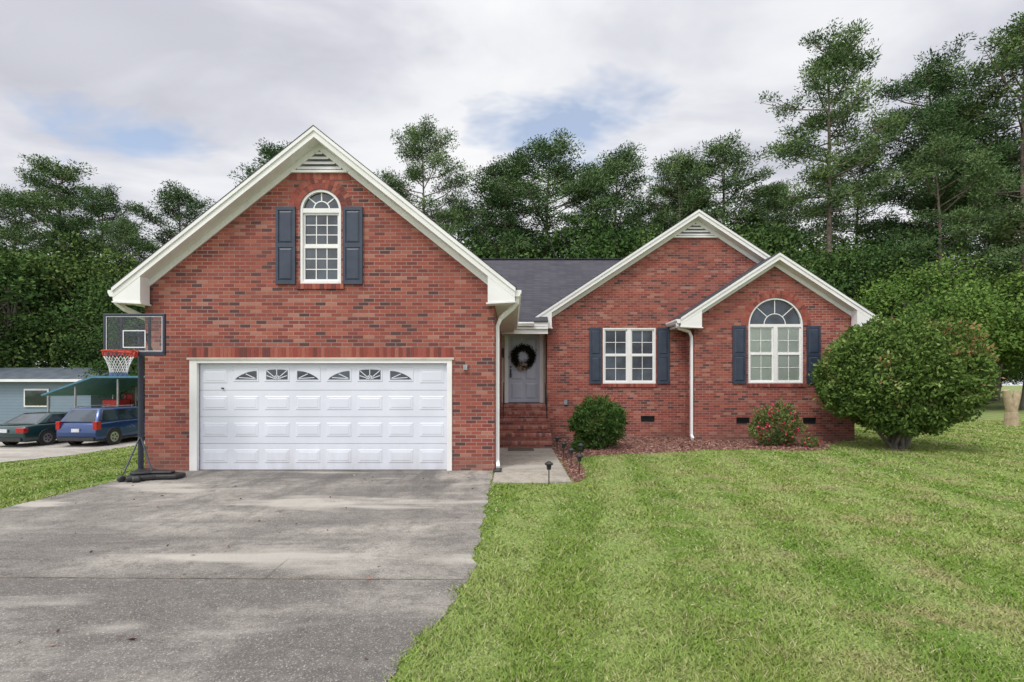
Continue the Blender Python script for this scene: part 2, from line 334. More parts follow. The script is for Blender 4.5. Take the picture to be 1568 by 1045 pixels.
n=60000; x=rng.uniform(1,9.8,n); y=rng.uniform(8.7,16,n); k_=inpoly(x+rng.normal(size=n)*.06,y+rng.normal(size=n)*.08,bed)&(x>1.04); x=x[k_];y=y[k_];n=len(x)
D=rng.normal(size=(n,3))*np.array([1,1,.25]); V,F=leafquads(np.stack([x,y,rng.uniform(.012,.04,n)],1),D,rng.uniform(.04,.10,n),rng.uniform(.015,.03,n),rng)
par(link(bpy.data.objects.new('mulch_chips',np_mesh('chips',V,F,None,[M['chips']]))),mb)
nd=[(-34,16.0),(-17.6,16.6),(-16.3,19),(-15.8,27),(-34,27)]
A=Acc(); A.add([(x,y,-.942) for x,y in nd],[tuple(range(5))]); A.build('neighbour_gravel_drive',M['neighdrive'],fix=False)

# grass blades
N=900000
y=np.exp(rng.uniform(np.log(2.3),np.log(24),N)); x=rng.uniform(-1,1,N)*(y*1.12+1.6)
jit=rng.normal(size=N)*.035
on_drive=(x>drive_l(y)+jit+.0)&(x<drive_r(y)+jit)&(y<10.1)
on_walk=(x>-.36)&(x<1.03+jit)&(y>8.70+jit)&(y<13.7)
house=((x>-7.17)&(x<-.34)&(y>9.98))|((x>-.4)&(x<10.3)&(y>15.3))|((x>-.4)&(x<1.1)&(y>13))
keep=~on_drive&~on_walk&~house&~inpoly(x+jit*2,y+jit*2,bed)&~inpoly(x,y,nd)
x=x[keep];y=y[keep];n=len(x); z=gz(x,y)
clump=.75+.45*np.sin(x*5.3+np.sin(y*3.1)*2)*np.sin(y*4.7+np.sin(x*2.3)*2)
h=rng.uniform(.012,.040,n)*(1+.015*y)*clump; w=np.clip(.0022+.0010*y,.004,.03)*rng.uniform(.6,1.3,n); az=rng.uniform(0,6.28,n); ln=rng.normal(size=(n,2))*h[:,None]*.9
P=np.stack([x,y,z],1); s=np.stack([np.cos(az)*w,np.sin(az)*w,np.zeros(n)],1)
V=np.stack([P-s,P+s,P+np.stack([ln[:,0],ln[:,1],h],1)],1).reshape(-1,3)
link(bpy.data.objects.new('lawn_grass',np_mesh('lawn_grass',V,np.arange(3*n).reshape(-1,3),None,[M['blade']])))

# ------------------------------------------------------------------ house
H=empty('brick_house',(1.5,18,0))
def wall(name,outer,holes,y,reveal=.12):
    loops=[[Vector((a,b,0)) for a,b in outer]]+[[Vector((a,b,0)) for a,b in h] for h in holes]
    tris=geometry.tessellate_polygon(loops); flat=[(v.x,y,v.y) for l in loops for v in l]
    A=Acc(); A.add(flat,[tuple(t) for t in tris])
    for h in holes:
        for i in range(len(h)):
            a,b=h[i],h[(i+1)%len(h)]; A.add([(a[0],y,a[1]),(b[0],y,b[1]),(b[0],y+reveal,b[1]),(a[0],y+reveal,a[1])],[(0,1,2,3)])
    A.build(name,M['brick'],H,fix=False)
def rect(x0,x1,z0,z1): return [(x0,z0),(x1,z0),(x1,z1),(x0,z1)]
def archpoly(xc,hw,z0,zs,n=20): return [(xc-hw,z0),(xc+hw,z0)]+[(xc+hw*math.cos(t),zs+hw*math.sin(t)) for t in [math.pi*i/n for i in range(n+1)]]
def gable(tag,xc,half,whalf,zr,slope,y0,yw,y1,gut=(1,1)):
    ze=zr-half*slope
    def chev(A,half,t0,t1,a,b):
        for s in (-1,1):
            A.xz([(xc,zr-t0),(xc+s*half,zr-half*slope-t0),(xc+s*half,zr-half*slope-t1),(xc,zr-t1)],a,b)
    A=Acc(); chev(A,half,.0,.18,y0,y1); A.build(tag+'_rake_boards',M['soffit'],H)
    A=Acc(); chev(A,half+.012,-.018,.06,y0-.024,y0-.001); A.build(tag+'_rake_trim',M['white'],H)
    A=Acc(); chev(A,half+.03,-.034,-.019,y0-.03,y1); chev(A,half+.02,-.019,-.002,y0+.0,y1); A.build(tag+'_roof_shingles',M['roof'],H)
    A=Acc()
    for s in(-1,1):
        A.xz([(xc,zr-.182),(xc+s*whalf,zr-whalf*slope-.182),(xc+s*whalf,zr-whalf*slope-.31),(xc,zr-.31)],yw-.03,yw+.02)
    A.build(tag+'_frieze',M['white'],H)
    A=Acc()
    for s in(-1,1):
        tx=xc+s*half; wx=xc+s*whalf; ix=wx-s*.12
        A.xz([(tx,ze-.17),(tx,ze-.24),(ix,ze-.27),(ix,zr-(whalf-.12)*slope-.17)],y0+.004,yw-.034)
        A.xz([(tx,ze-.17),(tx,ze-.24),(wx+s*.003,ze-.27),(wx+s*.003,zr-whalf*slope-.17)],yw-.034,y1)
        A.xz([(tx+s*.01,ze-.245),(tx+s*.01,ze-.27),(ix-s*.03,ze-.30),(ix-s*.03,ze-.272)],y0-.012,yw-.034)
    A.build(tag+'_eave_boxes',M['white'],H)
    A=Acc()
    for s,gx in zip((-1,1),gut):
        if gx:
            tx=xc+s*half; A.xz([(tx+s*.002,ze-.03),(tx+s*.12,ze-.03),(tx+s*.125,ze-.07),(tx+s*.085,ze-.15),(tx+s*.002,ze-.15)],y0+.03,y1)
    if A.v: A.build(tag+'_gutters',M['white'],H)
def vent(tag,xc,zb,zt,slope,yw):
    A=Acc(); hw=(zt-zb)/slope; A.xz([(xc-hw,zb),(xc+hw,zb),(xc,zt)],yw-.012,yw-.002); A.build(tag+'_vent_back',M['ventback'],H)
    A=Acc(); n=max(4,int((zt-zb)/.085))
    for i in range(n):
        z=zb+(zt-zb)*(i+.15)/n; q=(zt-z-.03)/slope
        if q>.03: A.prism([(xc-q,yw-.05,z),(xc+q,yw-.05,z),(xc+q,yw-.045,z+.012),(xc-q,yw-.045,z+.012)],[(xc-q,yw-.013,z+.050),(xc+q,yw-.013,z+.050),(xc+q,yw-.013,z+.065),(xc-q,yw-.013,z+.065)])
    A.box(xc-hw-.06,xc+hw+.06,yw-.055,yw-.0,zb-.05,zb-.002); A.build(tag+'_vent_louvres',M['white'],H)

GX,GH=-3.755,3.415
MX,MH=5.73,4.63
RX,RH=7.79,2.38
gd=(-6.29,-1.17,0.0,2.20); uw=(-3.74,.40,3.66,5.10); mw=(2.84,4.49,1.71,3.45); rw=(7.83,.81,1.72,3.44)
zt=lambda zr,wh,s: zr-wh*s-.15
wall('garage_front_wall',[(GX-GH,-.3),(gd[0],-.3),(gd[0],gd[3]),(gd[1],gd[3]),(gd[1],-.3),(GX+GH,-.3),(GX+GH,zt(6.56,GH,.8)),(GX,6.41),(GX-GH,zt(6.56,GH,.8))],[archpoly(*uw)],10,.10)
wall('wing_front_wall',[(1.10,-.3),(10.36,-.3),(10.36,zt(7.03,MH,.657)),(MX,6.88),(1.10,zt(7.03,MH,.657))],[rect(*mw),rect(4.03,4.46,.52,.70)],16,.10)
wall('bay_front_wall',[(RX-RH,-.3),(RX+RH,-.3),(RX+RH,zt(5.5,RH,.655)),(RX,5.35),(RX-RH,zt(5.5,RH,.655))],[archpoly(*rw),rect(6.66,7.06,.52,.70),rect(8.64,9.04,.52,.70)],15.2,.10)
A=Acc()
def q4(a,b,z0,z1): A.add([(a[0],a[1],z0),(b[0],b[1],z0),(b[0],b[1],z1),(a[0],a[1],z1)],[(0,1,2,3)])
q4((-.34,10),(-.34,16.7),-.3,3.5); q4((-7.17,25),(-7.17,10),-1.2,3.6); q4((1.10,16),(1.10,16.7),-.3,3.7); q4((RX-RH,15.2),(RX-RH,16),-.3,3.7); q4((RX+RH,15.2),(RX+RH,16),-.3,3.7)
q4((10.36,16),(10.36,25),-.3,3.7); q4((-7.17,25),(10.36,25),-1,3.7)
A.build('side_walls',M['brick'],H,fix=False)
A=Acc()
for x in (gd[0],gd[1]): A.add([(x,10,-.3),(x,10.2,-.3),(x,10.2,gd[3]),(x,10,gd[3])],[(0,1,2,3)])
A.add([(gd[0],10,gd[3]),(gd[1],10,gd[3]),(gd[1],10.2,gd[3]),(gd[0],10.2,gd[3])],[(0,1,2,3)]); A.build('garage_reveal',M['brick'],H,fix=False)
gable('garage',GX,3.81,GH,6.56,.8,9.7,10,20.0)
gable('wing',MX,5.07,MH,7.03,.657,15.7,16,26.0,(0,1))
gable('bay',RX,2.87,RH,5.50,.655,14.9,15.2,15.99)
vent('garage',GX,5.86,6.245,.8,10); vent('wing',MX,6.31,6.715,.657,16)
A=Acc(); A.yz([(15.5,3.60),(20.6,6.66),(20.6,6.50),(15.5,3.44)],-5,1.09); A.build('main_roof_deck',M['soffit'],H)
A=Acc(); A.yz([(15.46,3.61),(20.6,6.70),(20.6,6.662),(15.46,3.57)],-5,1.09); A.yz([(16.2,4.055),(20.6,6.70),(20.6,6.662),(16.2,4.015)],1.09,8); A.yz([(20.6,6.70),(25.8,3.58),(25.8,3.54),(20.6,6.662)],-5,8)
A.box(-5,8,20.5,20.7,6.69,6.72)
A.build('main_roof_shingles',M['roof'],H)
A=Acc(); A.yz([(15.5,3.56),(15.38,3.56),(15.375,3.52),(15.415,3.44),(15.5,3.44)],.02,.655); A.box(-.33,1.09,15.5,16.69,3.36,3.43); A.box(-.33,1.09,15.56,15.6,3.22,3.355); A.build('porch_gutter_and_ceiling',M['white'],H)

def spout(tag,pts,r=.036):
    A=Acc()
    for a,b in zip(pts[:-1],pts[1:]):
        a=Vector(a);b=Vector(b);d=(b-a).normalized(); u=Vector((1,0,0)) if abs(d.x)<.9 else Vector((0,0,1)); v=d.cross(u).normalized(); u=v.cross(d)
        e=d*.012; A.prism([a-e+u*r*i+v*r*1.25*j for i,j in((-1,-1),(1,-1),(1,1),(-1,1))],[b+e+u*r*i+v*r*1.25*j for i,j in((-1,-1),(1,-1),(1,1),(-1,1))])
    A.build(tag,M['white'],H,bevel=.006)
spout('garage_downspout',[(.10,9.82,3.38),(.10,9.84,3.27),(.02,9.93,3.18),(-.22,10.10,3.0),(-.285,10.14,2.85),(-.285,10.14,.16),(-.27,9.96,.07)])
spout('garage_left_downspout',[(-7.60,9.82,3.38),(-7.60,9.84,3.27),(-7.5,9.93,3.15),(-7.28,10.2,3.0),(-7.225,10.5,2.85),(-7.225,10.5,-.0)])
spout('bay_downspout',[(4.86,15.05,3.49),(4.86,15.05,3.40),(4.95,15.12,3.33),(5.27,15.22,3.24),(5.345,15.25,3.1),(5.345,15.25,.16),(5.33,15.1,.08)])
A=Acc(); A.box(-.36,-.20,9.66,9.98,.03,.06); A.build('splash_block',M['black'],H,bevel=.01)

def muntins(A,x0,x1,z0,z1,y,c,r,t=.018):
    for i in range(1,c): x=x0+(x1-x0)*i/c; A.box(x-t/2,x+t/2,y-.012,y-.001,z0,z1)
    for i in range(1,r): z=z0+(z1-z0)*i/r; A.box(x0,x1,y-.010,y-.002,z-t/2,z+t/2)
def sash(W,G,x0,x1,z0,z1,y,c,r,f=.038):
    W.box(x0,x1,y-.03,y+.01,z0,z0+f*1.2); W.box(x0,x1,y-.03,y+.01,z1-f,z1); W.box(x0,x0+f,y-.028,y+.01,z0+f*1.2,z1-f); W.box(x1-f,x1,y-.028,y+.01,z0+f*1.2,z1-f)
    G.add([(x0+f,y,z0+f),(x1-f,y,z0+f),(x1-f,y,z1-f),(x0+f,y,z1-f)],[(0,1,2,3)]); muntins(W,x0+f,x1-f,z0+f,z1-f,y,c,r)
def dh(W,G,x0,x1,z0,z1,y,c,r):
    m=(z0+z1)/2; sash(W,G,x0,x1,z0,m+.02,y+.0,c,r); sash(W,G,x0,x1,m+.021,z1,y+.012,c,r)
def ring(W,xc,zc,r0,r1,y0,y1,n=24,a0=0,a1=math.pi):
    for i in range(n):
        a=a0+(a1-a0)*i/n;b=a0+(a1-a0)*(i+1)/n
        W.xz([(xc+r0*math.cos(a),zc+r0*math.sin(a)),(xc+r1*math.cos(a),zc+r1*math.sin(a)),(xc+r1*math.cos(b),zc+r1*math.sin(b)),(xc+r0*math.cos(b),zc+r0*math.sin(b))],y0,y1)
def voussoirs(B,xc,zc,r0,r1,y0,y1,w=.078,gap=.1):
    n=int(math.pi*(r0+r1)/2/w)
    for i in range(n):
        a=math.pi*(i+gap/2)/n;b=math.pi*(i+1-gap/2)/n
        B.xz([(xc+r0*math.cos(a),zc+r0*math.sin(a)),(xc+r1*math.cos(a),zc+r1*math.sin(a)),(xc+r1*math.cos(b),zc+r1*math.sin(b)),(xc+r0*math.cos(b),zc+r0*math.sin(b))],y0,y1)
def rowlock(B,x0,x1,y0,y1,z0,z1,w=.075):
    n=int((x1-x0)/w); w=(x1-x0)/n
    for i in range(n): B.box(x0+i*w+.004,x0+(i+1)*w-.004,y0,y1,z0,z1)
B=Acc(); MB=Acc()
def archwin(tag,xc,hw,z0,zs,y,twin,blind):
    W=Acc();G=Acc(); yg=y+.07; f=.045
    W.box(xc-hw,xc-hw+f,y+.01,yg+.02,z0,zs); W.box(xc+hw-f,xc+hw,y+.01,yg+.02,z0,zs); W.box(xc-hw+f,xc+hw-f,y+.0,yg+.02,z0,z0+f); ring(W,xc,zs,hw-f,hw,y+.01,yg+.02)
    W.box(xc-hw+f,xc+hw-f,y+.02,yg+.018,zs-.05,zs+.035)
    rr=hw-f
    GA=Acc(); GA.add([(xc+rr*math.cos(t),yg,zs+rr*math.sin(t)) for t in [math.pi*i/20 for i in range(21)]],[tuple(range(21))]); GA.build(tag+'_fan_glass',M['glass'],H,fix=False)
    ring(W,xc,zs+.03,rr*.40,rr*.40+.022,yg-.014,yg-.002,14)
    for a in [math.pi*i/4 for i in (1,2,3)]:
        c_,s_=math.cos(a),math.sin(a); t=.011; r0=rr*.41; nx,nz=-s_*t,c_*t
        W.xz([(xc+r0*c_+nx,zs+.03+r0*s_+nz),(xc+r0*c_-nx,zs+.03+r0*s_-nz),(xc+rr*c_-nx,zs+rr*s_-nz),(xc+rr*c_+nx,zs+rr*s_+nz)],yg-.012,yg-.001)
    if twin:
        W.box(xc-.055,xc+.055,y+.015,yg+.015,z0+f,zs-.05); spans=[(xc-hw+f,xc-.055),(xc+.055,xc+hw-f)]
    else: spans=[(xc-hw+f,xc+hw-f)]
    for a,b in spans: dh(W,G,a,b,z0+f,zs-.05,yg,2 if twin else 3,2 if twin else 3)
    W.build(tag+'_frames',M['white'],H); G.build(tag+'_panes',M['pane'] if blind else M['glass'],H,fix=False)
    if blind:
        S=Acc(); z=z0+f+.02
        while z<zs-.07:
            S.box(xc-hw+.06,xc+hw-.06,yg+.022,yg+.026,z,z+.040); S.box(xc-hw+.06,xc+hw-.06,yg+.028,yg+.030,z+.040,z+.046); z+=.046
        S.build(tag+'_blind_slats',M['blind'],H)
    voussoirs(B,xc,zs,hw+.008,hw+.115,y-.012,y+.05); voussoirs(B,xc,zs,hw+.122,hw+.225,y-.012,y+.05)
    ring(MB,xc,zs,hw+.002,hw+.23,y-.006,y+.001,24)
    rowlock(B,xc-hw-.06,xc+hw+.06,y-.035,y+.06,z0-.11,z0-.01); MB.box(xc-hw-.06,xc+hw+.06,y-.025,y,z0-.105,z0-.012)
archwin('upper_window',*uw,10,False,False)
archwin('bay_window',*rw,15.2,True,True)
W=Acc();G=Acc(); x0,x1,z0,z1=mw; yg=16.06
W.box(x0,x1,16.005,yg+.02,z1-.05,z1); W.box(x0,x1,16.0,yg+.02,z0,z0+.05); W.box(x0,x0+.05,16.008,yg+.02,z0+.05,z1-.05); W.box(x1-.05,x1,16.008,yg+.02,z0+.05,z1-.05); xm=(x0+x1)/2; W.box(xm-.06,xm+.06,16.01,yg+.02,z0+.05,z1-.05)
dh(W,G,x0+.05,xm-.06,z0+.05,z1-.05,yg,2,2); dh(W,G,xm+.06,x1-.05,z0+.05,z1-.05,yg,2,2)
W.build('wing_window_frames',M['white'],H); G.build('wing_window_panes',M['glass'],H,fix=False)
rowlock(B,x0-.06,x1+.06,15.965,16.05,z0-.11,z0-.01); MB.box(x0-.06,x1+.06,15.975,16.0,z0-.105,z0-.012)
rowlock(B,gd[0]-.02,gd[1]+.02,9.988,10.02,gd[3]+.012,gd[3]+.21); MB.box(gd[0]-.02,gd[1]+.02,9.994,10.001,gd[3]+.004,gd[3]+.214)
rowlock(B,GX-.60,GX+.60,9.985,10.02,5.68,5.80); MB.box(GX-.6,GX+.6,9.99,10.001,5.675,5.805)
A=Acc();A2=Acc()
for x0,x1,y in ((4.03,4.46,16),(6.66,7.06,15.2),(8.64,9.04,15.2)):
    A.box(x0,x1,y+.05,y+.08,.52,.70)
    for i in range(4): A2.box(x0+.02,x1-.02,y+.02,y+.05,.54+i*.04,.548+i*.04)
    A2.box(x0-.01,x1+.01,y-.006,y+.03,.50,.517)
A.build('crawl_vents',M['darkvoid'],H); A2.build('crawl_vent_louvres',M['black'],H)
S=Acc()
def shutter(x0,x1,z0,z1,y):
    S.box(x0,x1,y-.03,y-.004,z0,z1); m=(z0+z1)/2; e=.05
    for a,b in ((z0,z0+.07),(z1-.07,z1),(m-.04,m+.04)): S.box(x0,x1,y-.045,y-.0305,a,b)
    for a,b in ((x0,x0+e),(x1-e,x1)):
        S.box(a,b,y-.044,y-.0305,z0+.07,m-.04); S.box(a,b,y-.044,y-.0305,m+.04,z1-.07)
    S.frustum(x0+e+.012,x1-e-.012,z0+.085,m-.055,y-.031,.012,.03); S.frustum(x0+e+.012,x1-e-.012,m+.055,z1-.085,y-.031,.012,.03)
shutter(-4.60,-4.22,3.64,5.15,10); shutter(-3.29,-2.91,3.64,5.15,10)
shutter(2.42,2.80,1.70,3.45,16); shutter(4.53,4.91,1.70,3.45,16)
shutter(6.54,6.94,1.70,3.42,15.2); shutter(8.74,9.14,1.70,3.42,15.2)
S.build('shutters',M['shutter'],H)

# garage door
A=Acc(); A.box(gd[0],gd[0]+.15,9.975,10.06,0,gd[3]); A.box(gd[1]-.10,gd[1],9.975,10.06,0,gd[3]); A.box(gd[0]+.15,gd[1]-.10,9.975,10.06,gd[3]-.10,gd[3])
A.build('garage_door_casing',M['white'],H,bevel=.006)
A=Acc(); A.box(gd[0]-.04,gd[1]+.04,9.955,9.974,gd[3]-.03,gd[3]+.012); A.build('garage_door_outer_trim',M['cream'],H)
dx0,dx1=gd[0]+.15,gd[1]-.10; dz1=gd[3]-.10; sh=dz1/4; cw=(dx1-dx0)/8; P=Acc(); GG=Acc(); WW=Acc()
for r in range(4):
    z0=r*sh+(.012 if r==0 else .003); z1=(r+1)*sh-.003
    P.box(dx0+.004,dx1-.004,10.07,10.11,z0,z1)
    for c in range(8):
        a=dx0+c*cw+.06; b=dx0+(c+1)*cw-.06; za=z0+.13; zb=z1-.11
        if r==3 and 1<=c<=6:
            a+=.025; b-=.025; zb=z1-.105; za=zb-.22; P.frustum(a-.03,b+.03,za-.03,zb+.03,10.07,.010,.012)
            k=(c-1)%3; n=10; hh=zb-za-.02; w=b-a
            if k==1:
                arc=[(b-.01-(w-.02)*i/n, za+.01+hh*(.93+.07*math.sin(math.pi*i/n))) for i in range(n+1)]; pts=[(a+.01,za+.015),(b-.01,za+.015)]+arc
            else:
                arc=[(i/n,math.sin(i/n*math.pi/2)**.75*.90) for i in range(n+1)]
                if k==0: pts=[(b-.01,za+.015)]+[(a+.01+(w-.02)*t,za+.015+(hh-.015)*v) for t,v in reversed(arc)]
                else: pts=[(a+.01,za+.015)]+[(b-.01-(w-.02)*t,za+.015+(hh-.015)*v) for t,v in reversed(arc)]
            GG.xz(pts,10.0535,10.0595)
            def bar(p,q,t=.015):
                d=Vector((q[0]-p[0],q[1]-p[1])); nrm=Vector((-d.y,d.x)).normalized()*t/2
                WW.xz([(p[0]+nrm.x,p[1]+nrm.y),(p[0]-nrm.x,p[1]-nrm.y),(q[0]-nrm.x,q[1]-nrm.y),(q[0]+nrm.x,q[1]+nrm.y)],10.048,10.0532)
            if k==1:
                m=(a+b)/2
                for q in ((a+.02,zb-.03),(m,zb-.01),(b-.02,zb-.03),(a+.02,za+.09),(b-.02,za+.09)): bar((m,za+.02),q)
                ring(WW,m,za+.02,.055,.075,10.048,10.0532,8)
            elif k==0: bar((b-.02,za+.03),(a+w*.5,za+hh*.62)); bar((b-.02,za+.03),(a+w*.2,za+hh*.25))
            else: bar((a+.02,za+.03),(b-w*.5,za+hh*.62)); bar((a+.02,za+.03),(b-w*.2,za+hh*.25))
        else:
            P.frustum(a,b,za,zb,10.07,.008,.020); P.frustum(a+.045,b-.045,za+.045,zb-.045,10.0622,.005,.012)
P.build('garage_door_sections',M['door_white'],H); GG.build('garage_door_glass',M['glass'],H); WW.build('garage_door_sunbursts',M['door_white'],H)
A=Acc(); A.box(gd[0]+.14,gd[1]-.09,10.115,10.13,-.01,gd[3]); A.box(dx0+.01,dx1-.01,10.06,10.10,.0,.014); A.box(-5.70,-5.66,10.035,10.06,1.60,1.625); A.build('garage_door_backing',M['darkvoid'],H)
B.build('rowlock_bricks',M['brick_unit'],H)
MB.build('rowlock_mortar',pm('mortar',(.32,.24,.21),(.24,.16,.14),9,.9),H)

# porch
A=Acc(); A.box(-.338,1.04,14.8,16.7,-.2,1.015)
for i in range(1,6): A.box(-.338,1.04,13.3+(i-1)*.3,13.3+i*.3,-.2,i*.18-.065)
A.build('front_steps',M['brick'],H)
T=Acc()
for i in range(1,7):
    y0=13.3+(i-1)*.3; rowlock(T,-.335,1.045,y0-.02,y0+(.31 if i<6 else .20),i*.18-.064,i*.18,.08)
    if i==6: rowlock(T,-.335,1.045,y0+.21,16.69,i*.18-.062,i*.18-.004,.12)
T.build('step_treads',M['step_unit'],H)
A=Acc(); A.box(-.338,1.098,16.70,16.74,1.0,3.45); A.build('porch_back_wall',M['cream'],H)
A=Acc(); A.box(-.24,-.12,16.64,16.70,1.08,3.30); A.box(.90,1.02,16.64,16.70,1.08,3.30); A.box(-.24,1.02,16.63,16.70,3.301,3.42); A.build('door_casing',M['white'],H)
A=Acc(); A.box(-.12,.90,16.66,16.70,1.10,3.30)
for a,b in ((-.02,.34),(.44,.80)):
    for c,d in ((1.22,1.72),(1.84,2.50),(2.62,3.18)): A.frustum(a,b,c,d,16.66,.014,.04)
A.build('front_door',M['entry_door'],H)
A=Acc(); A.box(-.06,-.02,16.62,16.66,1.90,2.18); A.cyl((-.04,16.6,2.25),(-.04,16.66,2.25),.032); A.cyl((-.04,16.58,2.0),(-.04,16.66,2.0),.03); A.box(-.12,.90,16.60,16.66,1.083,1.098)
A.box(-.31,-.26,16.55,16.66,2.55,2.85); A.build('door_hardware',M['black'],H)
g=np.random.default_rng(5); t=g.uniform(0,6.283,3000); c=np.stack([.37+.29*np.cos(t),np.full(3000,16.57),2.58+.29*np.sin(t)],1)+g.normal(size=(3000,3))*np.array([.055,.03,.055])
V,F=leafquads(c,g.normal(size=(3000,3)),g.uniform(.05,.12,3000),g.uniform(.015,.03,3000),g)
par(link(bpy.data.objects.new('door_wreath',np_mesh('wreath',V,F,None,[leaf_mat('wreath_leaves',[(0,(.010,.012,.010)),(.6,(.025,.03,.02)),(1,(.06,.045,.04))])]))),H)
c=np.array([[.33,16.54,2.28]])+g.normal(size=(160,3))*np.array([.09,.02,.07]); V,F=leafquads(c,g.normal(size=(160,3)),np.full(160,.09),np.full(160,.04),g)
par(link(bpy.data.objects.new('wreath_bow',np_mesh('bow',V,F,None,[pm('bow_cloth',(.45,.38,.32),(.2,.12,.1),20)]))),H)
A=Acc()
for x in (-.24,.98):
    for y,zb in ((14.35,.72),(15.05,1.08)): A.cyl((x,y,zb-.01),(x,y,zb+.62),.014)
    A.cyl((x,14.3,1.29),(x,15.1,1.73),.016)
    for i in range(3): yq=14.5+i*.17; A.cyl((x,yq,.8+i*.1),(x,yq,1.40+i*.094),.007,n=6)
A.build('step_railings',M['black'],H)
A=Acc(); A.box(1.62,1.72,15.95,15.995,1.05,1.2); A.box(-.95,-.87,9.94,9.985,1.97,2.07); A.build('wall_fittings',M['metal'],H)
A=Acc(); A.box(-.10,.55,12.75,13.2,.031,.045); A.build('doormat',pm('woven_mat',(.10,.08,.06),(.05,.04,.035),30,.95))

# ------------------------------------------------------------------ basketball hoop
hp=empty('basketball_hoop',(-6.5,9.2,0))
A=Acc(); A.xy([(-6.72,8.92),(-6.60,8.74),(-6.25,8.98),(-5.92,9.02),(-5.90,9.28),(-6.30,9.38),(-6.6,9.55),(-6.95,9.55),(-6.86,9.2)],.02,.10); A.xy([(-6.76,9.05),(-6.6,8.92),(-6.38,9.06),(-6.05,9.10),(-6.05,9.22),(-6.42,9.28),(-6.6,9.45),(-6.85,9.45)],.101,.15)
A.cyl((-6.78,8.86,.06),(-6.70,8.81,.06),.06,n=16); A.cyl((-6.50,8.76,.06),(-6.40,8.82,.06),.06,n=16); A.build('base',M['black'],hp,bevel=.025)
NAVY=pm('navy_steel',(.02,.025,.045),(.03,.035,.055),6,.4)
A=Acc(); PX=-6.80; A.cyl((PX,9.38,.1),(PX,9.38,2.75),.045,.045,16); A.cyl((PX,9.38,1.4),(PX,9.38,1.46),.055,n=16)
A.cyl((PX+.05,8.9,.15),(PX,9.37,.75),.014); A.cyl((PX+.4,9.1,.15),(PX,9.37,.75),.014)
BX=-6.62; BY=8.98
for s in(-.12,.12): A.cyl((PX+s*.4,9.40,2.42),(BX+s,BY+.04,2.36),.018); A.cyl((PX+s*.4,9.36,2.72),(BX+s,BY+.04,2.72),.018)
A.cyl((PX,9.42,2.7),(PX,9.72,2.25),.02); A.build('pole_and_arms',NAVY,hp)
A=Acc(); x0,x1,z0,z1=BX-.54,BX+.54,2.19,2.93; f=.045
A.box(x0,x1,BY-.02,BY+.03,z0,z0+f+.03); A.box(x0,x1,BY-.02,BY+.03,z1-f,z1); A.box(x0,x0+f,BY-.02,BY+.03,z0+f,z1-f); A.box(x1-f,x1,BY-.02,BY+.03,z0+f,z1-f)
A.box(BX-.27,BX-.225,BY+.008,BY+.04,z0,z1); A.box(BX+.225,BX+.27,BY+.008,BY+.04,z0,z1); A.box(BX-.22,BX+.22,BY+.008,BY+.035,z0+.34,z0+.40); A.build('backboard_frame',NAVY,hp,bevel=.01)
A=Acc(); A.box(x0+f,x1-f,BY-.006,BY+.004,z0+f+.03,z1-f); A.build('backboard_panel',M['pane'],hp)
WH=pm('white_marking',(.75,.76,.8),(.65,.66,.7),6,.5)
A=Acc(); a,b,c,d=BX-.20,BX+.20,2.33,2.64; yb=BY-.0075
for u in((a,b,c,c+.018),(a,b,d-.018,d),(a,a+.018,c+.018,d-.018),(b-.018,b,c+.018,d-.018)): A.box(u[0],u[1],yb-.003,yb,u[2],u[3])
for u in((x0+f,x1-f,z0+.08,z0+.09),(x0+f,x1-f,z1-f-.012,z1-f-.002),(x0+f+.001,x0+f+.012,z0+.09,z1-f-.012),(x1-f-.012,x1-f-.001,z0+.09,z1-f-.012)): A.box(u[0],u[1],yb-.003,yb,u[2],u[3])
A.build('backboard_markings',WH,hp)
RD=pm('rim_red',(.62,.055,.025),(.5,.04,.02),9,.45)
rc=(BX,BY-.36,2.25); A=Acc(); A.torus(rc,.228,.011,'z',32,8); A.xz([(BX-.07,2.16),(BX+.07,2.16),(BX+.09,2.28),(BX-.09,2.28)],BY-.05,BY-.021); A.xy([(BX-.08,BY-.05),(BX+.08,BY-.05),(BX+.10,BY-.16),(BX-.10,BY-.16)],2.235,2.25)
A.cyl((BX-.07,BY-.05,2.25),(BX-.16,BY-.2,2.25),.008); A.cyl((BX+.07,BY-.05,2.25),(BX+.16,BY-.2,2.25),.008); A.build('rim',RD,hp,smooth=True)
lv=[(0,.228),(.09,.205),(.18,.165),(.27,.135),(.36,.12),(.42,.125)]; A=Acc();A2=Acc();A3=Acc(); n=12
for i in range(len(lv)-1):
    T_=A3 if i==0 else (A if i<4 else A2)
    for j in range(n):
        a0=(j+.5*(i%2))*2*math.pi/n
        for s in(-.5,.5):
            a1=a0+s*2*math.pi/n; p=(rc[0]+lv[i][1]*math.cos(a0),rc[1]+lv[i][1]*math.sin(a0),rc[2]-lv[i][0]); q=(rc[0]+lv[i+1][1]*math.cos(a1),rc[1]+lv[i+1][1]*math.sin(a1),rc[2]-lv[i+1][0]); T_.cyl(p,q,.0055,n=5)
A.build('net_white',pm('net_white',(.75,.76,.78),(.65,.66,.68),9),hp); A2.build('net_blue',pm('net_blue',(.12,.2,.5),(.1,.15,.4),9),hp); A3.build('net_red',pm('net_red',(.6,.08,.06),(.45,.06,.05),9),hp)

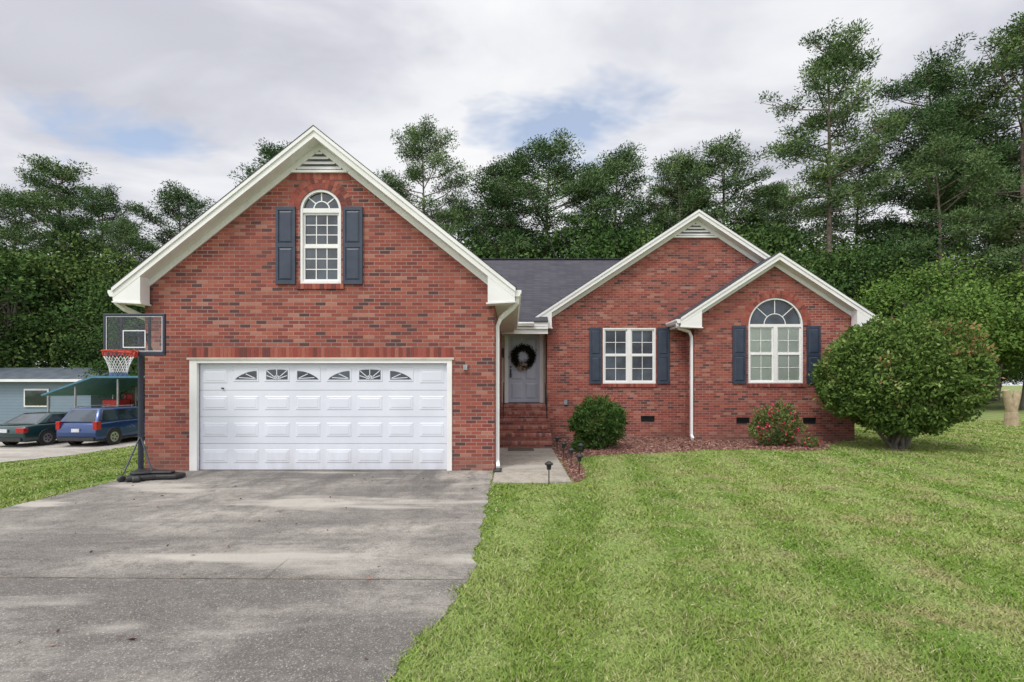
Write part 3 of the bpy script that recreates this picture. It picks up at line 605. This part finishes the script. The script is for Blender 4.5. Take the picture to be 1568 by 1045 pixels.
# ------------------------------------------------------------------ cars
def carpaint(name,c):
    k=NT(name); f=k.noise(k.pos(),2,2); k.base(k.mix(f,c,tuple(x*.8 for x in c)),.28); k.b.inputs['Metallic'].default_value=.35; k.b.inputs['Coat Weight'].default_value=.8; k.b.inputs['Coat Roughness'].default_value=.05; return k.m
RED=pm('tail_lamp_red',(.45,.02,.02),(.3,.01,.01),8,.2); PLATE=pm('number_plate',(.7,.7,.68),(.5,.5,.55),20,.5); RIM=pm('alloy_rim',(.5,.5,.52),(.35,.35,.37),6,.3,metal=.8); TYRE=pm('tyre_rubber',(.02,.02,.02),(.03,.03,.03),9,.85)
def car(name,x,y,z,paint,suv,rot=0):
    e=empty(name,(0,0,0)); W=.9
    if suv: low=[(.06,.28),(-.04,.42),(-.05,.62),(.0,.80),(.04,1.0),(1.4,1.03),(3.25,1.02),(3.9,.97),(4.35,.86),(4.5,.62),(4.5,.32)]; bel=(.06,3.35,1.0); roof=(.42,2.45,1.60); wy=(.86,3.55); wr=.35
    else: low=[(.05,.24),(-.03,.40),(-.02,.66),(.05,.88),(.5,.93),(3.2,.93),(3.9,.86),(4.45,.70),(4.6,.5),(4.58,.24)]; bel=(.55,3.45,.92); roof=(1.3,2.5,1.36); wy=(.95,3.65); wr=.32
    A=Acc(); A.yz(low,-W,W); A.build('body',paint,e,bevel=.07,smooth=True)
    A=Acc(); zb,zt_=bel[2],roof[2]; wb,wt=.87,.66
    A.add([(-wb,bel[0],zb),(wb,bel[0],zb),(wb,bel[1],zb),(-wb,bel[1],zb),(-wt,roof[0],zt_),(wt,roof[0],zt_),(wt,roof[1],zt_),(-wt,roof[1],zt_)],[(0,3,2,1),(4,5,6,7),(0,1,5,4),(1,2,6,5),(2,3,7,6),(3,0,4,7)]); A.build('cabin',paint,e,bevel=.06,smooth=True)
    if suv:
        A=Acc()
        for s in(-1,1): A.cyl((s*.58,.6,1.66),(s*.58,2.3,1.66),.018); A.cyl((s*.58,.7,1.6),(s*.58,.7,1.66),.015); A.cyl((s*.58,2.2,1.6),(s*.58,2.2,1.66),.015)
        A.build('roof_rails',M['metal'],e)
    G=Acc()
    def P_(u,v,s,off):
        y0=bel[0]+(roof[0]-bel[0])*v; y1=bel[1]+(roof[1]-bel[1])*v; w=wb+(wt-wb)*v; return (s*(w+off),y0+(y1-y0)*u,zb+(zt_-zb)*v)
    cuts=[(.06,.33),(.36,.62),(.65,.93)] if suv else [(.10,.48),(.52,.90)]
    for s in(-1,1):
        for a,b in cuts: G.prism([P_(a,.12,s,.012),P_(b,.12,s,.012),P_(b,.86,s,.012),P_(a,.86,s,.012)],[P_(a,.12,s,-.02),P_(b,.12,s,-.02),P_(b,.86,s,-.02),P_(a,.86,s,-.02)])
    def R_(t,v,front,off):
        i=1 if front else 0; yv=bel[i]+(roof[i]-bel[i])*v; w=wb+(wt-wb)*v; return (t*w,yv+(off if front else -off),zb+(zt_-zb)*v)
    for fr in(0,1): G.prism([R_(-.84,.1,fr,.014),R_(.84,.1,fr,.014),R_(.82,.88,fr,.014),R_(-.82,.88,fr,.014)],[R_(-.84,.1,fr,-.02),R_(.84,.1,fr,-.02),R_(.82,.88,fr,-.02),R_(-.82,.88,fr,-.02)])
    G.build('windows',M['glass'],e)
    T_=Acc();Q=Acc();K=Acc()
    for yq in wy:
        for s in(-1,1):
            T_.cyl((s*.70,yq,wr),(s*.915,yq,wr),wr,n=24); Q.cyl((s*.90,yq,wr),(s*.922,yq,wr),wr*.62,n=20)
            for j in range(5):
                a=j*2*math.pi/5; K.cyl((s*.924,yq+math.cos(a)*wr*.33,wr+math.sin(a)*wr*.33),(s*.9255,yq+math.cos(a)*wr*.33,wr+math.sin(a)*wr*.33),wr*.13,n=8)
            K.torus((s*.895,yq,wr+.01),wr+.035,.028,'x',24,6)
    T_.build('tyres',TYRE,e); Q.build('rims',RIM,e)
    K.box(-.8,.8,-.07,.02,.27,.40); K.box(-.885,.885,.1,4.3,.22,.30)
    for s in(-1,1): K.box(s*.9-.004,s*.9+.004,1.15,1.16,.45,zb-.02); K.box(s*.9-.004,s*.9+.004,2.15,2.16,.45,zb-.02)
    K.build('dark_trim',M['black'],e)
    A=Acc()
    for s in(-1,1):
        if suv: A.box(min(s*.72,s*.905),max(s*.72,s*.905),-.03,.20,.70,1.06)
        else: A.box(min(s*.52,s*.905),max(s*.52,s*.905),-.035,.16,.62,.80)
    A.build('tail_lamps',RED,e,bevel=.02)
    A=Acc(); A.box(-.17,.17,-.075,-.045,.62,.76); A.build('plate',PLATE,e)
    A=Acc()
    for s in(-1,1): A.box(min(s*.92,s*1.05),max(s*.92,s*1.05),2.85,2.98,zb-.02,zb+.13)
    A.build('mirrors',paint,e,bevel=.02)
    e.location=(x,y,z); e.rotation_euler=(0,0,rot)
car('parked_suv',-18.2,21.4,-.94,carpaint('blue_car_paint',(.012,.048,.17)),True,math.radians(-3))
car('parked_sedan',-21.0,21.2,-.94,carpaint('dark_green_car_paint',(.01,.045,.045)),False,math.radians(-6))

# ------------------------------------------------------------------ neighbour buildings
nb=empty('mobile_home',(-30,33,-1))
def siding():
    k=NT('blue_grey_siding'); p=k.pos(); sp=k.n('ShaderNodeSeparateXYZ'); k.l(p,sp.inputs[0]); f=k.math('FRACT',k.math('DIVIDE',sp.outputs[2],.18)); c=k.mix(k.rng(f,.0,.16,1,0),(.19,.25,.32),(.09,.12,.16)); c=k.mix(k.rng(k.noise(p,1.5,4),.4,.7,0,.3),c,(.25,.30,.33)); k.base(c,.6); return k.m
A=Acc(); A.box(-42,-25.5,31,35.5,-1,1.95); A.build('walls',siding(),nb)
A=Acc(); A.yz([(30.6,1.95),(33.2,2.75),(35.9,1.95),(35.9,1.85),(30.6,1.85)],-42.5,-25.1); A.build('roof',pm('metal_roof_blue',(.07,.09,.11),(.12,.14,.16),2,.5),nb)
A=Acc(); A.box(-42.5,-25.1,30.52,30.6,1.82,1.98); A.box(-29.5,-28,30.93,30.98,.3,1.4); A.build('trim',M['white'],nb)
A=Acc(); A.box(-29.4,-28.1,30.9,30.94,.4,1.3); A.build('window',M['glass'],nb)
cp=empty('carport',(-22,28,-1)); TEAL=pm('teal_metal',(.05,.16,.23),(.08,.22,.29),3,.45)
A=Acc(); A.prism([(-24.2,26.3,1.15),(-21.6,26.3,2.10),(-17.6,26.3,2.12),(-17.6,26.3,2.03),(-21.6,26.3,2.0),(-24.2,26.3,1.07)],[(-24.2,31,1.1),(-21.6,31,2.0),(-17.6,31,2.02),(-17.6,31,1.93),(-21.6,31,1.9),(-24.2,31,1.02)]); A.build('roof',TEAL,cp)
A=Acc()
for x in (-24.0,-22.6,-20.4,-17.9):
    for y in (26.5,30.8): A.cyl((x,y,-1),(x,y,1.05 if x<-23.5 else 1.55 if x<-22 else 1.95),.05)
A.build('posts',M['metal'],cp)
A=Acc(); A.box(-24,-17.8,30.9,31,-.95,.7); A.build('back_panel',pm('dark_wood',(.09,.07,.055),(.05,.04,.03),2,.8),cp)
sh_=empty('storage_shed',(-27,36,-1)); A=Acc(); A.box(-28.4,-25.9,36.5,39,-1,2.6); A.build('walls',pm('red_shed_paint',(.42,.04,.04),(.32,.03,.03),2,.6),sh_)
A=Acc(); A.xz([(-28.7,2.55),(-27.15,3.2),(-25.6,2.55),(-25.6,2.68),(-27.15,3.35),(-28.7,2.68)],36.2,39.2); A.build('roof',M['white'],sh_)
tr_=empty('garden_tractor',(-20.7,28.5,-1)); A=Acc(); A.box(-22.1,-21.3,27.6,28.6,-.1,.85); A.box(-22.05,-21.35,28.6,29.2,-.4,.3); A.box(-21.95,-21.45,28.9,29.1,.3,1.15); A.build('bonnet_and_seat',pm('tractor_red',(.5,.03,.02),(.4,.02,.02),5,.4),tr_,bevel=.06)
A=Acc()
for s,yq,r in((-1,27.8,.35),(1,27.8,.35),(-1,29,.55),(1,29,.55)): A.cyl((-21.7+s*.38,yq,-.95+r),(-21.7+s*.62,yq,-.95+r),r,n=18)
A.torus((-21.7,28.6,1.0),.18,.02,'y'); A.cyl((-21.7,28.5,.5),(-21.7,28.6,1.0),.02); A.build('wheels',TYRE,tr_)
bx=empty('storage_boxes',(-22.8,29,-1)); A=Acc(); A.box(-23.4,-22.6,29,29.8,-.95,.3); A.box(-23.2,-22.7,29.1,29.7,.301,.75); A.box(-20.3,-19.4,28.6,29.3,-.95,.8); A.build('boxes',pm('stored_goods',(.45,.40,.33),(.12,.2,.25),1.5,.8),bx,bevel=.03)

# ------------------------------------------------------------------ shrubs
def shrub(name,c,rad,N,leaf,mat,seed,branch=True,lump=.16,flowers=None,up=.3):
    g=np.random.default_rng(seed); t=Tree(); c=np.array(c,float); rad=np.array(rad,float)
    o=g.normal(size=(N,3)); o/=np.linalg.norm(o,axis=1,keepdims=True)
    K=14; ph=g.uniform(0,6.28,(K,)); fr=g.normal(size=(K,3))*4.2
    s=np.zeros(N); s2=np.zeros(N); fr2=g.normal(size=(K,3))*11
    for i in range(K): s+=np.sin(o@fr[i]+ph[i]); s2+=np.sin(o@fr2[i]+ph[i])
    s/=math.sqrt(K); s2/=math.sqrt(K)
    depth=1-np.abs(g.normal(size=N))*.12-(g.random(N)<.25)*g.uniform(0,.35,N)+(g.random(N)<.04)*g.uniform(0,.10,N)
    R=(1+lump*.5*s+lump*.5*s2)*depth
    P=c+o*R[:,None]*rad; k=P[:,2]>.05; P=P[k];o=o[k];n=len(P)
    D=g.normal(size=(n,3))+o*.9+np.array([0,0,up]); V,F=leafquads(P,D,leaf*g.uniform(.7,1.35,n),leaf*.5*g.uniform(.7,1.3,n),g); t.add(V,F,1)
    if branch:
        for i in range(16):
            a=g.uniform(0,6.28); p0=np.array([c[0]+math.cos(a)*.12,c[1]+math.sin(a)*.12,0]); d=g.normal(size=3); d[2]=abs(d[2]); d/=np.linalg.norm(d); p1=c+d*rad*.7; mid=(p0+p1)/2+g.normal(size=3)*.1*rad
            t.limb(p0,mid,.05*rad[2]/1.5,.03*rad[2]/1.5); t.limb(mid,p1,.03*rad[2]/1.5,.01)
    mats=[M['bark2'],mat]
    if flowers:
        n=flowers[0]; o=g.normal(size=(n,3)); o/=np.linalg.norm(o,axis=1,keepdims=True); o[:,1]=-abs(o[:,1]); Q=c+o*rad*g.uniform(.8,1.08,(n,1)); Q=np.repeat(Q,6,0)+g.normal(size=(n*6,3))*.02; Q=Q[Q[:,2]>.03]
        V,F=leafquads(Q,g.normal(size=Q.shape),np.full(len(Q),.055),np.full(len(Q),.045),g); t.add(V,F,2); mats.append(flowers[1])
    return link(bpy.data.objects.new(name,t.mesh(name,mats)))
k=NT('photinia_leaves'); g_=k.n('ShaderNodeNewGeometry'); sp=k.n('ShaderNodeSeparateXYZ'); k.l(g_.outputs['Position'],sp.inputs[0]); r=g_.outputs['Random Per Island']; nz=k.noise(g_.outputs['Position'],1.6,2)
c=k.ramp(k.math('ADD',k.math('MULTIPLY',r,.7),k.math('MULTIPLY',k.rng(nz,.3,.7),.3)),[(0,(.035,.068,.020)),(.35,(.090,.155,.038)),(.7,(.17,.26,.065)),(1,(.36,.44,.17))])
rt=k.math('MULTIPLY',k.rng(sp.outputs[0],10.0,11.5,0,1),k.rng(sp.outputs[2],1.6,3.0,.05,1)); rt=k.math('ADD',rt,k.rng(nz,.3,.7,-.35,.25)); br_=k.math('LESS_THAN',r,k.math('MULTIPLY',rt,.65))
c=k.mix(br_,c,(.33,.20,.10)); k.matte(c,.15)
shrub('large_round_shrub',(10.12,13.4,1.90),(1.95,1.65,1.56),58000,.105,k.m,3,True,.12)
az=leaf_mat('azalea_leaves',[(0,(.022,.05,.016)),(.4,(.06,.12,.03)),(.75,(.11,.185,.05)),(1,(.17,.25,.08))],.1,3.5)
shrub('azalea_shrub',(2.22,13.3,.68),(.72,.60,.62),15000,.065,az,11,True,.24,up=.8)
PINK=pm('pink_flowers',(.65,.06,.14),(.48,.03,.08),9,.6)
fl=leaf_mat('flowering_shrub_leaves',[(0,(.05,.07,.02)),(.4,(.12,.17,.05)),(.75,(.19,.24,.08)),(1,(.26,.29,.11))],.1,3.5)
shrub('flowering_shrub',(7.15,13.9,.58),(.62,.5,.56),6000,.065,fl,12,True,.32,(80,PINK),up=.8)
shrub('small_azalea_shrub',(1.62,12.6,.16),(.16,.15,.14),900,.05,az,15,False,.2)
shrub('small_azalea_shrub',(7.9,13.55,.15),(.22,.2,.16),900,.05,fl,16,False,.2,(8,PINK))

def plight(x,y,h=.34):
    A=Acc(); A.cyl((x,y,0),(x,y,h),.010,n=6); A.cyl((x,y,h),(x,y,h+.02),.07,.075,12); A.cyl((x,y,h+.021),(x,y,h+.06),.075,.02,12); A.cyl((x,y,h-.08),(x,y,h),.035,.045,10); A.build('path_light',M['black'])
for x,y in ((1.12,12.7),(1.16,11.5),(1.20,10.4),(1.25,9.5),(.62,8.60),(1.5,11.2)): plight(x,y)
e=empty('tree_stump',(20.3,20.8,0)); A=Acc(); A.cyl((20.3,20.8,-.1),(20.3,20.8,.55),.28,.20,12); A.cyl((20.3,20.8,.45),(20.05,20.8,1.45),.17,.13,10); A.cyl((20.3,20.8,.45),(20.6,20.85,1.4),.16,.13,10); A.build('forked_trunk',pm('pale_wood',(.42,.34,.22),(.28,.21,.13),5,.9,.5),e,bevel=.02)

# ------------------------------------------------------------------ trees
pines=[pine(101),pine(102,R=4.0,base=.48,nb=40),pine(103,R=5.2,base=.38,nb=50),pine(104,R=4.4,base=.52,nb=38)]
bigp=[pine(110,H=28,R=4.8,base=.50,nb=42,npc=105),pine(111,H=28,R=5.4,base=.42,nb=56,npc=105)]
decs=[decid(201),decid(202,R=5.2,nl=50),decid(203,R=4.0,lo=.1),decid(204,R=4.8,lo=.25,nl=34)]
lite=[decid(211,mat='lightleaf',lo=.08),decid(212,mat='lightleaf',R=5.2,lo=.12)]
def put(name,me,H0,x,y,h,w=1.0,parent=None,rot=None):
    o=link(bpy.data.objects.new(name,me)); o.location=(x,y,float(gz(x,y))-.1); s=h/H0; o.scale=(s*w,s*w,s); o.rotation_euler=(0,0,random.uniform(0,6.28) if rot is None else rot)
    if parent: o.parent=parent
    return o
P=[(-41,45,22.8,1.15),(-48.7,50,21.5,1.1),(-36.4,45,20.4,1.0),(-31.8,42,16.5,.9),(-30.9,48,21.4,1.15),(-21.0,45,24.0,1.1),(-8.4,45,25.0,.85),(-5.4,50,20.0,1.0),(-1.9,52,21.2,1.1),(.2,50,23.6,1.2),(4.4,50,25.8,1.25),(8.7,55,25.5,.85),(12.4,55,27,1.15),(15.8,52,25.0,1.1),(18.9,55,24.6,1.0),(21.9,52,26.8,1.2),(25.9,52,22,1.1),(32,46,23,1.1),(40.2,46,27,1.1),(-55,42,21,1.1),(55,45,27,1.1),(47,50,25,1.1),(28.8,56,24,1)]
for i,(x,y,h,w) in enumerate(P): put('pine_tree',pines[i%4],25,x,y,h,w)
put('pine_tree',bigp[0],28,24.8,40,29.3,1.0,rot=.6); put('pine_tree',bigp[1],28,34.2,42,28.4,1.0,rot=2.5); put('pine_tree',bigp[1],28,38.6,38,28.8,1.1,rot=4.1); put('pine_tree',pines[2],25,31.0,38,20,1.0); put('pine_tree',pines[0],25,42.5,36,24,1.1)
for i,(x,y,h,w,k_) in enumerate([(-36,36,13.5,1.15,0),(-31,40,14,1.05,0),(-44,40,17,1.0,0),(-38,43,16.5,1,0),(-27.5,36,11,1,0),(-23.5,33,7.5,1,0),(-20,44,13,1,0),(27,34,11.5,1,1),(23,38,13,1,0),(33,33,11.0,1.05,1),(38.5,31,10,1,0),(30,40,15,1,0),(43,36,14,1.1,0),(19,40,13,1,0),(49,38,13.1,1.1,0),(15,42,14,1,0),(10,44,15.5,1,0),(6.5,46,18,1.0,0),(1.5,47,17,1.1,0),(21,45,17.5,1.0,0),(26.5,44,15,1.1,1),(-3.5,45,16,1,0),(-26,43,14.5,1,0)]):
    put('deciduous_tree',(lite if k_ else decs)[i%2 if k_ else i%4],13,x,y,h,w)
tl_=empty('background_tree_line'); i=0
for yb,hb,stp in ((64,19,5.5),):
    x=-80
    while x<90:
        me,H0=(decs[i%4],13) if (i*7)%5<3 else (pines[i%4],25)
        h=hb*random.uniform(.75,1.1)*(1 if H0==13 else 1.12); put('distant_tree',me,H0,x+random.uniform(-1.5,1.5),yb+random.uniform(-3,3),h,random.uniform(1.0,1.25)*(.9 if H0==13 else 1.15),tl_); i+=1; x+=stp*random.uniform(.7,1.2)
x=-70
while x<85:
    if not(-12<x<13): put('understory',decs[i%3],13,x,random.uniform(50,58),random.uniform(6,10),1.5,tl_)
    i+=1; x+=4.8

# ------------------------------------------------------------------ world, sun, camera
w=bpy.data.worlds.new('World'); sc.world=w; w.use_nodes=True; nt=w.node_tree; nt.nodes.clear()
class WN(NT):
    def __init__(s,t): s.t=t
k=WN(nt); out=k.n('ShaderNodeOutputWorld'); sky=k.n('ShaderNodeTexSky',sky_type='NISHITA'); sky.sun_disc=False
sund=Vector((-.45,-.60,1.0)).normalized(); sky.sun_elevation=math.asin(sund.z); sky.sun_rotation=math.atan2(sund.x,sund.y)
b1=k.n('ShaderNodeBackground'); k.l(sky.outputs[0],b1.inputs[0]); b1.inputs[1].default_value=.15
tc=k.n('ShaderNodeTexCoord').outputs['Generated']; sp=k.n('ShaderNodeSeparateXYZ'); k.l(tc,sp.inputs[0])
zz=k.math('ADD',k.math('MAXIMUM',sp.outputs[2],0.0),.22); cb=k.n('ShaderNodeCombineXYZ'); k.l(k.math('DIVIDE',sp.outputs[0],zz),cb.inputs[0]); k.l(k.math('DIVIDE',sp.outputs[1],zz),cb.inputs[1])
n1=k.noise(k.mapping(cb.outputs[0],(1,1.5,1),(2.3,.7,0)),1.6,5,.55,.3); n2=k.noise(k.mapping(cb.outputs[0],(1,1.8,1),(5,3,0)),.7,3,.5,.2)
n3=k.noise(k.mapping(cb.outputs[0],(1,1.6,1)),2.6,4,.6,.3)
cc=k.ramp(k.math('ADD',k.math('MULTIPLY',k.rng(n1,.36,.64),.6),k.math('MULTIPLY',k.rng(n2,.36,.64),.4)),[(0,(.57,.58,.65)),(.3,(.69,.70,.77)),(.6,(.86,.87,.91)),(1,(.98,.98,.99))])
dt=k.n('ShaderNodeVectorMath',operation='DOT_PRODUCT'); k.l(tc,dt.inputs[0]); dt.inputs[1].default_value=sund
boost=k.math('ADD',k.rng(sp.outputs[2],.58,.95,1.0,1.45),k.rng(dt.outputs['Value'],.45,1.0,0.0,1.4))  # added sky glow overhead and sunward, out of view, to brighten scene and walls
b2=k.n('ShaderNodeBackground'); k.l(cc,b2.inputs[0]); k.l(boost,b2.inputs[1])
b3=k.n('ShaderNodeBackground'); b3.inputs[0].default_value=(.80,.86,.95,1); b3.inputs[1].default_value=.22; ad=k.n('ShaderNodeAddShader'); k.l(b1.outputs[0],ad.inputs[0]); k.l(b3.outputs[0],ad.inputs[1])
def gap(d,size,sc3):
    d=Vector(d).normalized(); v=k.n('ShaderNodeVectorMath',operation='SUBTRACT'); k.l(tc,v.inputs[0]); v.inputs[1].default_value=d
    m=k.mapping(v.outputs[0],sc3); ln=k.n('ShaderNodeVectorMath',operation='LENGTH'); k.l(m,ln.inputs[0])
    return k.rng(k.math('ADD',ln.outputs['Value'],k.math('MULTIPLY',k.math('SUBTRACT',n3,.5),.5)),size*.25,size*1.1,1,0)
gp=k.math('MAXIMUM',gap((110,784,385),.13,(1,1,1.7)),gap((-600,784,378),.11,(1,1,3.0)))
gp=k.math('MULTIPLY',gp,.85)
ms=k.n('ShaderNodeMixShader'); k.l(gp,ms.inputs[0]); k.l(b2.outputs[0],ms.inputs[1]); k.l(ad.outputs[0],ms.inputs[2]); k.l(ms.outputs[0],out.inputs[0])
sl=bpy.data.lights.new('sun','SUN'); sl.energy=1.5; sl.angle=math.radians(12); sl.color=(1,.96,.90); so=link(bpy.data.objects.new('sun',sl)); so.rotation_euler=(-sund).to_track_quat('-Z','Y').to_euler(); so.location=(-20,-20,40)
cam=bpy.data.cameras.new('camera'); cam.lens=18; cam.sensor_width=36; cam.shift_y=.0418; cam.clip_end=2000; cam.clip_start=.05
co=link(bpy.data.objects.new('camera',cam)); co.location=(0,0,1.7); co.rotation_euler=(math.radians(90),0,0); sc.camera=co
